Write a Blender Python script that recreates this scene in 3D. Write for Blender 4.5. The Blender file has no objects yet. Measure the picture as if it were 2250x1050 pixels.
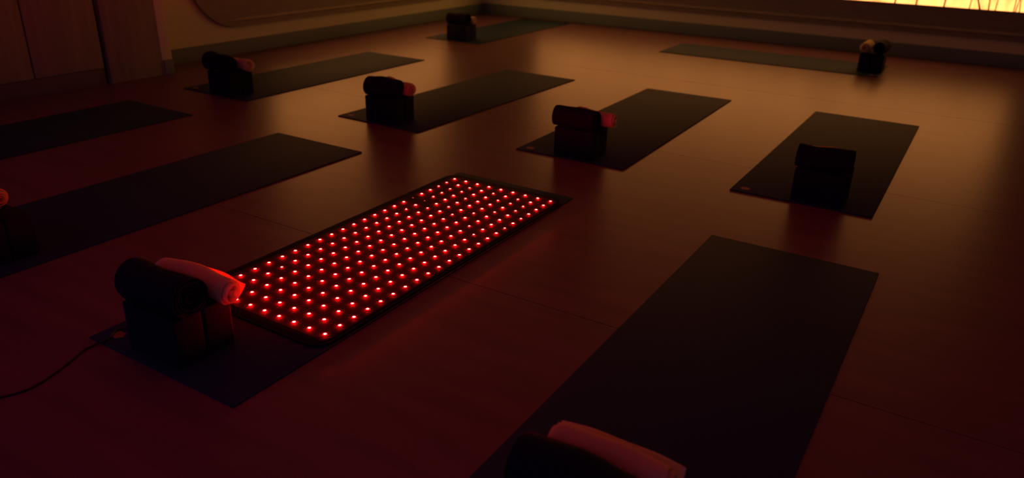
import bpy, bmesh, math, random
from mathutils import Vector, Matrix
S = bpy.context.scene
COL = S.collection

# ------------------------------------------------------------------ camera
FPX, IW, IH = 1681.77, 2250, 1050
cam_d = bpy.data.cameras.new('camera')
cam_d.sensor_fit = 'HORIZONTAL'; cam_d.sensor_width = 36.0
cam_d.lens = FPX / IW * 36.0
cam = bpy.data.objects.new('camera', cam_d); COL.objects.link(cam)
fwd = Vector((-0.47573065, 0.78537721, -0.39605933))
rgt = Vector((0.84977752, 0.52661528, 0.02354806))
upv = Vector((-0.22706501, 0.32535978, 0.91792293))
m = Matrix((( rgt.x, upv.x, -fwd.x, 0.0), (rgt.y, upv.y, -fwd.y, 0.0),
            (rgt.z, upv.z, -fwd.z, 1.25909), (0, 0, 0, 1)))
cam.matrix_world = m
cam_d.clip_start = 0.05; cam_d.clip_end = 60
cam_d.dof.use_dof = True
cam_d.dof.focus_distance = 2.75
cam_d.dof.aperture_fstop = 2.2
S.camera = cam

# ------------------------------------------------------------------ world, exposure
world = bpy.data.worlds.new('world'); S.world = world
world.use_nodes = True
bg = world.node_tree.nodes['Background']
bg.inputs['Color'].default_value = (0.22, 0.26, 1.0, 1)  # dim blue fill added to tint the shadows, no such source in view
bg.inputs['Strength'].default_value = 0.15
vs = S.view_settings
vs.view_transform = 'Standard'; vs.look = 'None'; vs.gamma = 1.0; vs.exposure = 0.0
vs.use_curve_mapping = False
PANE_RGB = (1.0, 0.355, 0.085)     # warm light behind the wall panels
PANE_GAIN = 2.75
LED_RED = 900.0                   # radiance of a lit diode

# ------------------------------------------------------------------ materials
def mat(name, rgb, rough=0.8, spec=0.3, **kw):
    M = bpy.data.materials.new(name); M.use_nodes = True
    nt = M.node_tree; b = nt.nodes['Principled BSDF']
    b.inputs['Base Color'].default_value = (*rgb, 1)
    b.inputs['Roughness'].default_value = rough
    b.inputs['Specular IOR Level'].default_value = spec
    for k, v in kw.items(): b.inputs[k.replace('_', ' ')].default_value = v
    return M

def grain(M, scale, a, b_, detail=3, stretch=(1, 1, 1), bump=0.0, rough=None, contrast=(0.3, 0.7)):
    nt = M.node_tree; N = nt.nodes; b = N['Principled BSDF']
    tc = N.new('ShaderNodeTexCoord'); mp = N.new('ShaderNodeMapping')
    mp.inputs['Scale'].default_value = stretch
    no = N.new('ShaderNodeTexNoise'); no.inputs['Scale'].default_value = scale; no.inputs['Detail'].default_value = detail
    cr = N.new('ShaderNodeValToRGB')
    cr.color_ramp.elements[0].position = contrast[0]; cr.color_ramp.elements[1].position = contrast[1]
    cr.color_ramp.elements[0].color = (*a, 1); cr.color_ramp.elements[1].color = (*b_, 1)
    L = nt.links
    L.new(tc.outputs['Object'], mp.inputs['Vector']); L.new(mp.outputs['Vector'], no.inputs['Vector'])
    L.new(no.outputs['Fac'], cr.inputs['Fac']); L.new(cr.outputs['Color'], b.inputs['Base Color'])
    if bump:
        bp = N.new('ShaderNodeBump'); bp.inputs['Strength'].default_value = bump; bp.inputs['Distance'].default_value = 0.002
        L.new(no.outputs['Fac'], bp.inputs['Height']); L.new(bp.outputs['Normal'], b.inputs['Normal'])
    if rough:
        mr = N.new('ShaderNodeMapRange'); mr.inputs['To Min'].default_value = rough[0]; mr.inputs['To Max'].default_value = rough[1]
        L.new(no.outputs['Fac'], mr.inputs['Value']); L.new(mr.outputs['Result'], b.inputs['Roughness'])
    return M

def emit(name, rgb, strength):
    M = bpy.data.materials.new(name); M.use_nodes = True
    nt = M.node_tree; nt.nodes.clear()
    e = nt.nodes.new('ShaderNodeEmission'); o = nt.nodes.new('ShaderNodeOutputMaterial')
    e.inputs['Color'].default_value = (*rgb, 1); e.inputs['Strength'].default_value = strength
    nt.links.new(e.outputs[0], o.inputs['Surface'])
    return M

M = {}
M['floor'] = grain(mat('vinyl_floor', (.2, .1, .05), .32, .22), 1.6, (.11, .056, .066), (.15, .077, .088), 6, (1.2, 9, 1), 0, (.32, .37))
M['slab'] = mat('subfloor', (.05, .04, .03), .9)
M['wall'] = grain(mat('wall_paint', (.5, .42, .33), .9, .15), 40, (.54, .63, .35), (.59, .68, .39), 2, bump=.05)
M['ceiling'] = mat('ceiling_paint', (.52, .54, .58), .95, .1)
M['skirt'] = mat('skirting', (.14, .22, .17), .6, .3)
M['board'] = grain(mat('panel_wood', (.2, .1, .06), .5, .3), 3, (.17, .18, .11), (.23, .23, .14), 5, (1.5, 1.5, 14))
M['ledge'] = grain(mat('ledge_wood', (.3, .16, .08), .4, .35), 3, (.28, .30, .15), (.34, .36, .19), 5, (1.5, 1.5, 14))
M['ward'] = grain(mat('wardrobe_wood', (.22, .1, .07), .55, .3), 2.5, (.18, .19, .14), (.24, .25, .17), 5, (8, 8, .8))
M['plinth'] = mat('plinth', (.10, .08, .09), .6, .3)
M['gap'] = mat('gap_black', (.01, .008, .015), .9, .1)
M['mat'] = grain(mat('mat_rubber', (.014, .015, .018), .7, .11), 420, (.013, .036, .062), (.018, .048, .080), 2, bump=.25)
M['logo'] = mat('mat_print', (.22, .12, .07), .7, .3)
M['foam'] = grain(mat('block_foam', (.01, .011, .016), .85, .2), 300, (.003, .005, .018), (.005, .007, .025), 2, bump=.15)
M['blanket'] = grain(mat('blanket_cloth', (.02, .011, .016), .95, .1), 260, (.005, .004, .018), (.010, .006, .026), 3, bump=.5)
M['towel'] = grain(mat('towel_cloth', (.66, .5, .42), .95, .1), 300, (.60, .52, .32), (.72, .63, .40), 3, bump=.5)
_n = M['towel'].node_tree; _t = _n.nodes.new('ShaderNodeBsdfTranslucent'); _x = _n.nodes.new('ShaderNodeMixShader')
_t.inputs['Color'].default_value = (.9, .82, .50, 1); _x.inputs[0].default_value = .45
_n.links.new(_n.nodes['Principled BSDF'].outputs[0], _x.inputs[1]); _n.links.new(_t.outputs[0], _x.inputs[2])
_n.links.new(_x.outputs[0], _n.nodes['Material Output'].inputs['Surface'])
M['pad'] = grain(mat('pad_fabric', (.02, .012, .016), .8, .1), 350, (.006, .005, .012), (.010, .007, .018), 2, bump=.2)
M['face'] = grain(mat('face_fabric', (.12, .012, .03), .8, .2), 350, (.018, .002, .014), (.026, .003, .02), 2, bump=.2)  # burgundy base stands in for the red glare between the diodes
M['piping'] = mat('pad_piping', (.008, .007, .014), .7, .15)
M['cable'] = mat('cable_rubber', (.006, .006, .008), .5, .4)
M['reed'] = mat('dried_reed', (.05, .025, .01), .8, .2)
M['led_core'] = emit('diode_lit', (1.0, .0026, .0021), LED_RED)
M['led_core_mid'] = emit('diode_lit_mid', (1.0, .0045, .0036), LED_RED * .45)
M['led_core_dim'] = emit('diode_failing', (1.0, .06, .03), 2.2)
M['led_lens'] = emit('diode_lens_lit', (1.0, .002, .004), 1.0)  # red glow on the lens stands in for the bloom around each diode
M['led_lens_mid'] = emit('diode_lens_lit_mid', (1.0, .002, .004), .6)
M['led_lens_dim'] = mat('diode_lens_unlit', (.05, .01, .012), .4, .4)

def pane_material():
    P = bpy.data.materials.new('backlit_resin'); P.use_nodes = True
    nt = P.node_tree; nt.nodes.clear(); N = nt.nodes; L = nt.links
    o = N.new('ShaderNodeOutputMaterial'); e = N.new('ShaderNodeEmission')
    tc = N.new('ShaderNodeTexCoord'); mp = N.new('ShaderNodeMapping'); mp.inputs['Scale'].default_value = (1, 1, .35)
    no = N.new('ShaderNodeTexNoise'); no.inputs['Scale'].default_value = 9; no.inputs['Detail'].default_value = 4
    mr = N.new('ShaderNodeMapRange'); mr.inputs['From Min'].default_value = .3; mr.inputs['From Max'].default_value = .7
    mr.inputs['To Min'].default_value = .62 * PANE_GAIN; mr.inputs['To Max'].default_value = 1.3 * PANE_GAIN
    e.inputs['Color'].default_value = (*PANE_RGB, 1)
    L.new(tc.outputs['Object'], mp.inputs['Vector']); L.new(mp.outputs['Vector'], no.inputs['Vector'])
    L.new(no.outputs['Fac'], mr.inputs['Value']); L.new(mr.outputs['Result'], e.inputs['Strength'])
    L.new(e.outputs[0], o.inputs['Surface'])
    return P
M['pane'] = pane_material()

# ------------------------------------------------------------------ helpers
def mesh_obj(name, me, material, parent=None, loc=(0, 0, 0), rotz=0.0):
    o = bpy.data.objects.new(name, me); COL.objects.link(o)
    if material and not me.materials: me.materials.append(M[material])
    o.location = loc; o.rotation_euler = (0, 0, rotz)
    if parent: o.parent = parent
    return o

def pyd(name, v, f, smooth=False, sharp=None):
    me = bpy.data.meshes.new(name); me.from_pydata(v, [], f); me.update()
    bm = bmesh.new(); bm.from_mesh(me); bmesh.ops.recalc_face_normals(bm, faces=bm.faces); bm.to_mesh(me); bm.free()
    if smooth:
        me.shade_smooth()
        if sharp: me.set_sharp_from_angle(angle=math.radians(sharp))
    return me

def box_mesh(name, x0, x1, y0, y1, z0, z1, bevel=0.0, seg=2):
    bm = bmesh.new()
    bmesh.ops.create_cube(bm, size=1)
    for v in bm.verts:
        v.co = Vector(((x0 + x1) / 2 + v.co.x * (x1 - x0), (y0 + y1) / 2 + v.co.y * (y1 - y0), (z0 + z1) / 2 + v.co.z * (z1 - z0)))
    if bevel:
        bmesh.ops.bevel(bm, geom=list(bm.edges), offset=bevel, segments=seg, affect='EDGES', profile=.6)
    me = bpy.data.meshes.new(name); bm.to_mesh(me); bm.free()
    if bevel: me.shade_smooth(); me.set_sharp_from_angle(angle=math.radians(50))
    return me

def box(name, material, dims, parent=None, bevel=0.0, seg=2):
    return mesh_obj(name, box_mesh(name, *dims, bevel=bevel, seg=seg), material, parent)

def thing(name, label, cat, loc=(0, 0, 0), rotz=0.0, group=None):
    o = bpy.data.objects.new(name, None); COL.objects.link(o); o.empty_display_size = .05
    o.location = loc; o.rotation_euler = (0, 0, rotz)
    return tag(o, label, cat, group)

def tag(o, label=None, cat=None, group=None, kind=None):
    if label: o['label'] = label
    if cat: o['category'] = cat
    if group: o['group'] = group
    if kind: o['kind'] = kind
    return o

def rrect(x0, x1, y0, y1, r, n=10):
    pts = []
    for cx, cy, a0 in ((x1 - r, y1 - r, 0), (x0 + r, y1 - r, 90), (x0 + r, y0 + r, 180), (x1 - r, y0 + r, 270)):
        for i in range(n + 1):
            a = math.radians(a0 + 90 * i / n); pts.append((cx + r * math.cos(a), cy + r * math.sin(a)))
    return pts

def tube(name, pts, rad, n=8, caps=True):
    """tube along a polyline; rad = number or list"""
    P = [Vector(p) for p in pts]; v = []; f = []
    for i, p in enumerate(P):
        t = (P[min(i + 1, len(P) - 1)] - P[max(i - 1, 0)]).normalized()
        a = t.cross(Vector((0, 0, 1)))
        if a.length < 1e-3: a = t.cross(Vector((0, 1, 0)))
        a.normalize(); b = a.cross(t)
        r = rad[i] if isinstance(rad, (list, tuple)) else rad
        for k in range(n):
            q = 2 * math.pi * k / n; v.append(p + a * r * math.cos(q) + b * r * math.sin(q))
    for i in range(len(P) - 1):
        for k in range(n):
            f.append((i * n + k, i * n + (k + 1) % n, (i + 1) * n + (k + 1) % n, (i + 1) * n + k))
    if caps:
        f.append(tuple(range(n))[::-1]); f.append(tuple((len(P) - 1) * n + k for k in range(n)))
    return pyd(name, v, f, True, 60)

def catmull(pts, n=8):
    P = [Vector(p) for p in pts]; out = []
    for i in range(len(P) - 1):
        p0, p1, p2, p3 = P[max(i - 1, 0)], P[i], P[i + 1], P[min(i + 2, len(P) - 1)]
        for k in range(n):
            t = k / n
            out.append(.5 * ((2 * p1) + (p2 - p0) * t + (2 * p0 - 5 * p1 + 4 * p2 - p3) * t * t + (3 * p1 - p0 - 3 * p2 + p3) * t ** 3))
    out.append(P[-1]); return out

# ------------------------------------------------------------------ the room
XL, YB, ZC = -5.76, 8.63, 2.4
floor = tag(box('floor', 'slab', (-6.0, 3.4, -1.4, 8.8, -.12, -.003)), kind='structure')
seams = [-1.4, .065, 2.065, 4.065, 6.065, 8.065, 8.8]
for a, b in zip(seams[:-1], seams[1:]):            # wide sheets of wood-look vinyl, joints along x
    box('vinyl_sheet', 'floor', (-6.0, 3.4, a + .0016, b - .0016, -.004, 0), floor)
wl = tag(box('wall_left', 'wall', (XL - .14, XL, -1.4, YB + .14, 0, ZC)), kind='structure')
box('pilaster', 'wall', (XL, -5.46, 3.695, 3.785, 0, ZC), wl, bevel=.004)
box('skirting', 'skirt', (-5.461, -5.446, 3.70, 3.785, 0, .113), wl, bevel=.004)
tag(box('wall_back', 'wall', (XL, 3.4, YB, YB + .14, 0, ZC)), kind='structure')
tag(box('wall_right', 'wall', (3.26, 3.4, -1.4, YB, 0, ZC)), kind='structure')
tag(box('ceiling', 'ceiling', (-6.0, 3.4, -1.4, 8.8, ZC, ZC + .1)), kind='structure')
tag(box('baseboard_left', 'skirt', (XL, XL + .014, 3.786, YB, 0, .122), bevel=.004), kind='structure')
tag(box('baseboard_back', 'skirt', (XL + .015, 3.26, YB - .014, YB, 0, .126), bevel=.004), kind='structure')

# ------------------------------------------------------------------ built-in wardrobe at the left
wd = thing('wardrobe', 'dark reddish wooden built-in wardrobe with flat doors at the left wall', 'wardrobe', (-5.46, 3.0, 0))
def wpart(name, material, x0, x1, y0, y1, z0, z1, bevel=.003):
    return mesh_obj(name, box_mesh(name, x0, x1, y0 - 3.0, y1 - 3.0, z0, z1, bevel), material, wd)
wpart('end_panel', 'ward', -.29, 0, 3.262, 3.69, 0, 2.28)
wpart('carcass', 'gap', -.29, -.05, 1.20, 3.26, .0, 2.28, 0)
wpart('plinth', 'plinth', -.05, -.022, 1.20, 3.235, 0, .118)
for y0, y1 in ((2.735, 3.228), (2.222, 2.725), (1.709, 2.212), (1.20, 1.699)):
    wpart('door', 'ward', -.048, -.01, y0, y1, .122, 2.27)
wpart('cornice', 'ward', -.29, .0, 1.20, 3.69, 2.282, 2.39)

# ------------------------------------------------------------------ backlit wall panels
def wall_panel(label, loc, rotz, L, pane0, pane1, pz, stems, seed):
    """local x runs along the wall, local -y points into the room"""
    t = thing('backlit_wall_panel', label, 'wall lamp', loc, rotz)
    n = 14
    o_ = rrect(0, L, .24, 1.52, .47, n); i_ = rrect(pane0, pane1, pz, 1.17, .05, n)
    k = len(o_); th = .034; rec = .008
    v = [(x, -th + .006 * 0, z) for x, z in o_] + [(x, -th, z) for x, z in i_] + [(x, -.0005, z) for x, z in o_] + [(x, -rec, z) for x, z in i_]
    f = []
    for a in range(k):
        b = (a + 1) % k
        f += [(a, b, k + b, k + a), (a, 2 * k + a, 2 * k + b, b), (k + a, k + b, 3 * k + b, 3 * k + a)]
    mesh_obj('frame_board', pyd('frame_board', v, f, True, 35), 'board', t)
    # ledge: slim half-round rail with tapering ends
    pts = []; rad = []
    for q in range(41):
        s = q / 40; x = .36 + s * (L - .72)
        e = min(1, min(s, 1 - s) / .06); pts.append((x, -th + .004, .300)); rad.append(.004 + .013 * e ** .6)
    mesh_obj('ledge', tube('ledge', pts, rad, 10), 'ledge', t)
    pw = rrect(pane0 - .01, pane1 + .01, pz - .01, 1.18, .06, 6); kk = len(pw)
    pv = [(x, -.0105, z) for x, z in pw] + [(x, -.001, z) for x, z in pw]
    pf = [tuple(range(kk)), tuple(range(2 * kk - 1, kk - 1, -1))] + [(a, (a + 1) % kk, kk + (a + 1) % kk, kk + a) for a in range(kk)]
    mesh_obj('glowing_pane', pyd('glowing_pane', pv, pf), 'pane', t)
    R = random.Random(seed)
    for x, lean, w in stems:
        h = R.uniform(.32, .64); bend = R.uniform(-.05, .05); p = []; r = []
        for j in range(9):
            s = j / 8; xx = min(max(x + lean * s + bend * s * s, pane0 + .01), pane1 - .01)
            p.append((xx, -.018, pz - .003 + h * s)); r.append(w * (1 - .75 * s))
        mesh_obj('reed_stem', tube('reed_stem', p, r, 6), 'reed', t)
    return t
R = random.Random(5)
X0 = -5.33
seen = [(-.905, .02, .008), (-.715, -.01, .008), (-.475, .01, .008), (-.262, .01, .006), (-.175, -.12, .009), (-.105, -.05, .007), (-.05, .02, .006), (.11, .03, .005)]
st = [(x - X0, l, w) for x, l, w in seen] + [(R.uniform(.5, 4.0), R.uniform(-.12, .12), R.uniform(.003, .006)) for _ in range(26)] + [(R.uniform(5.42, 5.48), R.uniform(-.05, .0), R.uniform(.003, .006)) for _ in range(2)]
wall_panel('glowing amber backlit panel with dark grass stems on the far wall at top right', (X0, YB, 0), 0.0, 6.1, .43, 5.57, .50, st, 1)
st = [(R.uniform(.9, 3.3), R.uniform(-.1, .1), R.uniform(.003, .006)) for _ in range(16)]
wall_panel('brown round-cornered wall panel with a thin lit ledge on the left wall', (XL, 4.215, 0), math.pi / 2, 3.9, .78, 3.55, .50, st, 2)
# (on the left wall local x runs along +y and local -y along +x)

# ------------------------------------------------------------------ yoga mats
MW, ML, MT = .66, 1.9916, .006
mat_me = box_mesh('mat_sheet', 0, MW, 0, ML, 0, MT, .002, 2)
logo_v, logo_f = [], []
for k in range(36):
    a = 2 * math.pi * k / 36; r = 1 + .10 * math.cos(6 * a)
    logo_v.append((.024 * r * math.cos(a), .019 * r * math.sin(a), 0))
logo_v += [(x, y, .0005) for x, y, _ in logo_v]
logo_f = [tuple(range(36, 72)), tuple(range(35, -1, -1))] + [(k, (k + 1) % 36, 36 + (k + 1) % 36, 36 + k) for k in range(36)]
logo_me = pyd('emblem', logo_v, logo_f)
MATS = {  # x, y, rotation of the emblem corner
 'A': (-4.926, 3.470, .001, 'dark yoga mat nearest the wardrobe in the back row, towel rolled on its blocks'),
 'B': (-5.040, 6.480, .003, 'small far yoga mat in the corner of the two walls'),
 'C': (-3.494, 3.555, -.018, 'dark yoga mat in the middle of the room behind the glowing mat'),
 'D': (-2.172, 3.607, .013, 'dark yoga mat straight beyond the far end of the glowing mat'),
 'E': (-.947, 3.638, 0, 'dark yoga mat at the right, its blocks seen square from the front'),
 'F': (-2.182, 1.079, .003, 'dark yoga mat lying under the glowing red light mat'),
 'G': (-.831, 1.022, 0, 'large nearest dark yoga mat at bottom right running out of the frame'),
 'H': (-3.491, 1.055, -.001, 'long bare dark yoga mat left of the glowing mat'),
 'I': (-4.902, 1.031, -.003, 'dark yoga mat at the left edge, closest to the wardrobe doors'),
 'J': (-.776, 7.271, 1.574, 'dark yoga mat lying sideways along the far wall at right'),
}
for key, (x, y, a, lab) in MATS.items():
    t = thing('yoga_mat', lab, 'yoga mat', (x, y, 0), a, 'yoga mats on the studio floor')
    mesh_obj('mat_sheet', mat_me, 'mat', t)
    mesh_obj('emblem', logo_me, 'logo', t, (.062, .056, MT - .0001))

# ------------------------------------------------------------------ rolls (blankets and towels)
def roll_mesh(name, L, r_out, turns, seed, wob=.05, r_in=.012, fill=.86, tail=0.0, tail_ang=200.0, tail_drop=.3, cone=0.0, stag=.006, flat=.10, ns=18):
    """rolled cloth: axis along local x, underside at z = 0, tail leaves the roll towards +y"""
    R = random.Random(seed)
    pitch = (r_out - r_in) / turns; th = pitch * fill
    spt = 22; nt = int(turns * spt); path = []
    a_end = math.radians(tail_ang)
    for i in range(nt + 1):
        s = i / nt; a = a_end - (1 - s) * turns * 2 * math.pi
        r = r_in + (r_out - r_in) * s
        path.append((r * math.cos(a), r * math.sin(a), math.cos(a), math.sin(a), s))
    if tail:
        x, z, nx, nz, _ = path[-1]; tx, tz = -nz, nx
        ang = math.atan2(tz, tx)
        for i in range(1, 9):
            ang2 = ang - tail_drop * (i / 8)
            x += math.cos(ang2) * tail / 8; z += math.sin(ang2) * tail / 8
            path.append((x, z, math.sin(ang2), -math.cos(ang2), 1.0))
    k = len(path); v = []; f = []
    ph = [R.uniform(0, 6.28) for _ in range(6)]
    jl = [R.uniform(-1, 1) for _ in range(8)]; jr = [R.uniform(-1, 1) for _ in range(8)]
    def edge(j, s): q = s * 6.99; i = int(q); return j[i] * (1 - (q - i)) + j[i + 1] * (q - i)
    for q in range(ns + 1):
        w = q / ns
        for side in (0, 1):
            for (px, pz, nx, nz, s) in path:
                off = th * (.5 if side == 0 else -.5)
                if q in (0, ns): off *= .55
                yy, zz = px + nx * off, pz + nz * off
                rr = 1 + wob * (math.sin(w * 5.2 + ph[0]) * .7 + math.sin(w * 11 + ph[1] + 2 * math.atan2(zz, yy)) * .5) + cone * (w - .5)
                yy *= rr; zz *= rr
                x = (w - .5) * L
                if w < .5: x -= stag * edge(jl, s) * (1 - 2 * w)
                else: x += stag * edge(jr, s) * (2 * w - 1)
                zz += .004 * math.sin(w * 4 + ph[2]); yy += .006 * math.sin(w * 3.5 + ph[3])
                zz = zz + r_out
                lim = r_out * flat
                if zz < lim + .02: zz = lim + (zz - lim) * (.35 if zz < lim else 1)
                v.append((x, yy, zz - lim * .65))
    st = 2 * k
    for q in range(ns):
        for i in range(k - 1):
            a, b = q * st + i, (q + 1) * st + i
            f.append((a, a + 1, b + 1, b)); f.append((a + k, b + k, b + k + 1, a + k + 1))
        f.append((q * st, (q + 1) * st, (q + 1) * st + k, q * st + k))
        f.append((q * st + k - 1, q * st + 2 * k - 1, (q + 1) * st + 2 * k - 1, (q + 1) * st + k - 1))
    for i in range(k - 1):
        f.append((i, i + k, i + k + 1, i + 1)); e = ns * st + i; f.append((e, e + 1, e + k + 1, e + k))
    zmin = min(p[2] for p in v); v = [(a, b, c - zmin) for a, b, c in v]
    return pyd(name, v, f, True, 50)

BW, BD, BH = .235, .098, .160
block_me = box_mesh('yoga_block', 0, BW, 0, BD, 0, BH, .009, 3)
WHERE = {'A': 'the mat by the wardrobe', 'B': 'the far corner mat', 'C': 'the room-centre mat', 'D': 'the mat beyond the lights',
         'E': 'the right-hand mat', 'F': 'the glowing mat', 'G': 'the nearest mat', 'H': 'the long left mat', 'J': 'the sideways far mat'}
# key: block origin in mat coordinates, extra yaw, blanket (dx, dy, yaw, kw), towel (dx, dy, yaw, kw)
KIT = {
 'A': ((.272, .012), -.03, (.100, .048, -.04, dict(L=.24, r_out=.060, wob=.10, cone=-.25)), (.170, .166, -.06, dict(L=.22, r_out=.040, tail=.03))),
 'B': ((.252, .022), .0, (.108, .062, .0, dict(L=.235, r_out=.054, wob=.04)), (.150, .150, -.02, dict(L=.20, r_out=.036))),
 'C': ((.222, .022), .03, (.120, .046, .0, dict(L=.245, r_out=.060, wob=.07)), (.135, .188, -.34, dict(L=.26, r_out=.041, tail=.03))),
 'D': ((.228, .020), .02, (.105, .048, .0, dict(L=.25, r_out=.056, wob=.04)), (.175, .166, .02, dict(L=.22, r_out=.042, tail=.04))),
 'E': ((.285, .022), .0, (.117, .050, .0, dict(L=.25, r_out=.056, wob=.06)), (.105, .160, .0, dict(L=.20, r_out=.040))),
 'F': ((.162, .031), .0, (.128, .052, .0, dict(L=.262, r_out=.062, wob=.03, turns=4.5)), (.140, .166, .06, dict(L=.29, r_out=.041, tail=.085, wob=.08, tail_drop=-1.1))),
 'G': ((.205, .030), .0, (.117, .044, .0, dict(L=.262, r_out=.060, wob=.04)), (.145, .162, .03, dict(L=.26, r_out=.040, tail=.085, tail_drop=-1.25))),
 'H': ((.335, .085), .0, (.117, .046, .0, dict(L=.25, r_out=.056)), (.012, .166, -.05, dict(L=.16, r_out=.040))),
 'J': ((.180, .000), .0, (.117, .048, .0, dict(L=.25, r_out=.055)), (.110, .166, .03, dict(L=.22, r_out=.045))),
}
seed = 10
for key, (bo, byaw, bl, tw) in KIT.items():
    x, y, a, _ = MATS[key]
    rot = Matrix.Rotation(a, 4, 'Z'); base = Matrix.Translation((x, y, 0)) @ rot @ Matrix.Translation((bo[0], bo[1], MT)) @ Matrix.Rotation(byaw, 4, 'Z')
    where = WHERE[key]
    for nm, dy in (('front', 0.0), ('rear', BD + .004)):
        o = mesh_obj('yoga_block', block_me, 'foam'); o.matrix_world = base @ Matrix.Translation((0, dy, 0))
        lab = ('front black foam block under the dark blanket roll on ' if nm == 'front' else 'rear black foam block under the pale towel on ') + where
        tag(o, lab, 'yoga block', 'black foam yoga blocks standing in pairs')
    seed += 1
    kw = dict(turns=4.0, seed=seed, tail_ang=250.0, fill=.80); kw.update(bl[3])
    o = mesh_obj('rolled_blanket', roll_mesh('rolled_blanket', **kw), 'blanket')
    o.matrix_world = base @ Matrix.Translation((bl[0], bl[1], BH)) @ Matrix.Rotation(bl[2], 4, 'Z')
    tag(o, 'dark rolled blanket lying on the blocks of ' + where, 'blanket', 'rolled dark blankets')
    seed += 1
    kw = dict(turns=3.5, seed=seed, tail_ang=265.0, fill=.60, wob=.07, r_in=.008, stag=.016, tail_drop=-.25); kw.update(tw[3])
    o = mesh_obj('rolled_towel', roll_mesh('rolled_towel', **kw), 'towel')
    o.matrix_world = base @ Matrix.Translation((tw[0], tw[1], BH)) @ Matrix.Rotation(tw[2], 4, 'Z')
    tag(o, 'pale rolled towel behind the blanket roll on ' + where, 'towel', 'rolled pale towels')

# ------------------------------------------------------------------ the glowing mat
PX0, PX1, PY0, PY1, PT = -2.186, -1.530, 1.412, 3.000, .014
lm = thing('light_mat', 'black mat studded with glowing red lights in rows', 'light mat', (PX0, PY0, MT + .0006))
def pad_mesh():
    w, l = PX1 - PX0, PY1 - PY0; v = []; f = []
    rings = [(.000, .000), (.000, .007), (.004, .0105), (.012, .0125), (.030, .0138), (.050, PT)]
    k = 0
    for ins, z in rings:
        p = rrect(ins, w - ins, ins, l - ins, max(.065 - ins, .012), 10); k = len(p); v += [(a, b, z) for a, b in p]
    for r in range(len(rings) - 1):
        for a in range(k):
            b = (a + 1) % k; f.append((r * k + a, r * k + b, (r + 1) * k + b, (r + 1) * k + a))
    f.append(tuple((len(rings) - 1) * k + a for a in range(k))); f.append(tuple(range(k))[::-1])
    return pyd('pad', v, f, True, 60)
mesh_obj('pad', pad_mesh(), 'pad', lm)
fp = rrect(.036, PX1 - PX0 - .036, .034, PY1 - PY0 - .034, .03, 8); fk = len(fp)  # added centre sheet, coloured as the glare of the diodes
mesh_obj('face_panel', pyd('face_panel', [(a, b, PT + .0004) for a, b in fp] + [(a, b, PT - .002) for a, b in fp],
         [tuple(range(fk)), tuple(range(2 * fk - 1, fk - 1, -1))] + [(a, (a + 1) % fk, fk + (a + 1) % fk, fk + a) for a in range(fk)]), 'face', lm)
pp = [(a, b, .007) for a, b in rrect(.001, PX1 - PX0 - .001, .001, PY1 - PY0 - .001, .064, 8)]; pp.append(pp[0])
mesh_obj('piping', tube('piping', pp, .004, 6, False), 'piping', lm)
def dome(name, r, h, z0, n=16, m_=3):
    v = []; f = []
    for j in range(m_):
        q = math.pi / 2 * j / m_
        for k in range(n):
            a = 2 * math.pi * k / n; v.append((r * math.cos(q) * math.cos(a), r * math.cos(q) * math.sin(a), z0 + h * math.sin(q)))
    v.append((0, 0, z0 + h))
    for j in range(m_ - 1):
        for k in range(n): f.append((j * n + k, j * n + (k + 1) % n, (j + 1) * n + (k + 1) % n, (j + 1) * n + k))
    for k in range(n): f.append(((m_ - 1) * n + k, (m_ - 1) * n + (k + 1) % n, m_ * n))
    return pyd(name, v, f, True)
def disc(name, r, z0, h, n=16):
    v = [(r * math.cos(2 * math.pi * k / n), r * math.sin(2 * math.pi * k / n), z0 + h) for k in range(n)]   # flat chip facing straight up
    return pyd_up(name, v, [tuple(range(n))])
def pyd_up(name, v, f):
    me = bpy.data.meshes.new(name); me.from_pydata(v, [], f); me.update(); return me
lens_me = {}; core_me = {}
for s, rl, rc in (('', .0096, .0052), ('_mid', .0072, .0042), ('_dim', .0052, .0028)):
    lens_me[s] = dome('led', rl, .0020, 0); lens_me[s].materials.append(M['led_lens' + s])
    core_me[s] = disc('core', rc, .0021, .0007); core_me[s].materials.append(M['led_core' + s])
MID = {(1, 0), (2, 0), (4, 1), (2, 1), (3, 1), (1, 2), (2, 2), (0, 20), (3, 3), (1, 4), (2, 5), (5, 3), (6, 4), (1, 6), (2, 6), (4, 6), (3, 7), (2, 7), (4, 8), (6, 8), (7, 1), (5, 5), (7, 6), (6, 2), (8, 7), (18, 1)}
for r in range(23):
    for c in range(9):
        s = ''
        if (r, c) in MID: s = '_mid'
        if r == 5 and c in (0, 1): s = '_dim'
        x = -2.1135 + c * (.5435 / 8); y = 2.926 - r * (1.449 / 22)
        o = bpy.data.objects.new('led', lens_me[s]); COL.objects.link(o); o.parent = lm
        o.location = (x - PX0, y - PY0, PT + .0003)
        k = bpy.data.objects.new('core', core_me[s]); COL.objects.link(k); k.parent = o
box('controller', 'piping', (.08, .20, -.045, .012, .0, .016), lm, .004)

# ------------------------------------------------------------------ cable
cp = [(-2.06, 1.372, .014), (-2.085, 1.33, .012), (-2.105, 1.25, .0105), (-2.134, 1.168, .0105), (-2.144, 1.148, .0105), (-2.118, 1.108, .0105), (-2.113, 1.083, .0105), (-2.122, 1.066, .0065),
      (-2.127, 1.048, .0035), (-2.126, 1.028, .0033), (-2.107, .989, .0033), (-2.074, .909, .0033), (-2.057, .83, .0033), (-2.082, .764, .0033), (-2.15, .68, .0033), (-2.26, .56, .0033), (-2.42, .40, .0033)]
o = mesh_obj('power_cord', tube('power_cord', catmull(cp, 6), .003, 8), 'cable')
tag(o, 'thin black power cord trailing over the floor from the glowing mat', 'cord')
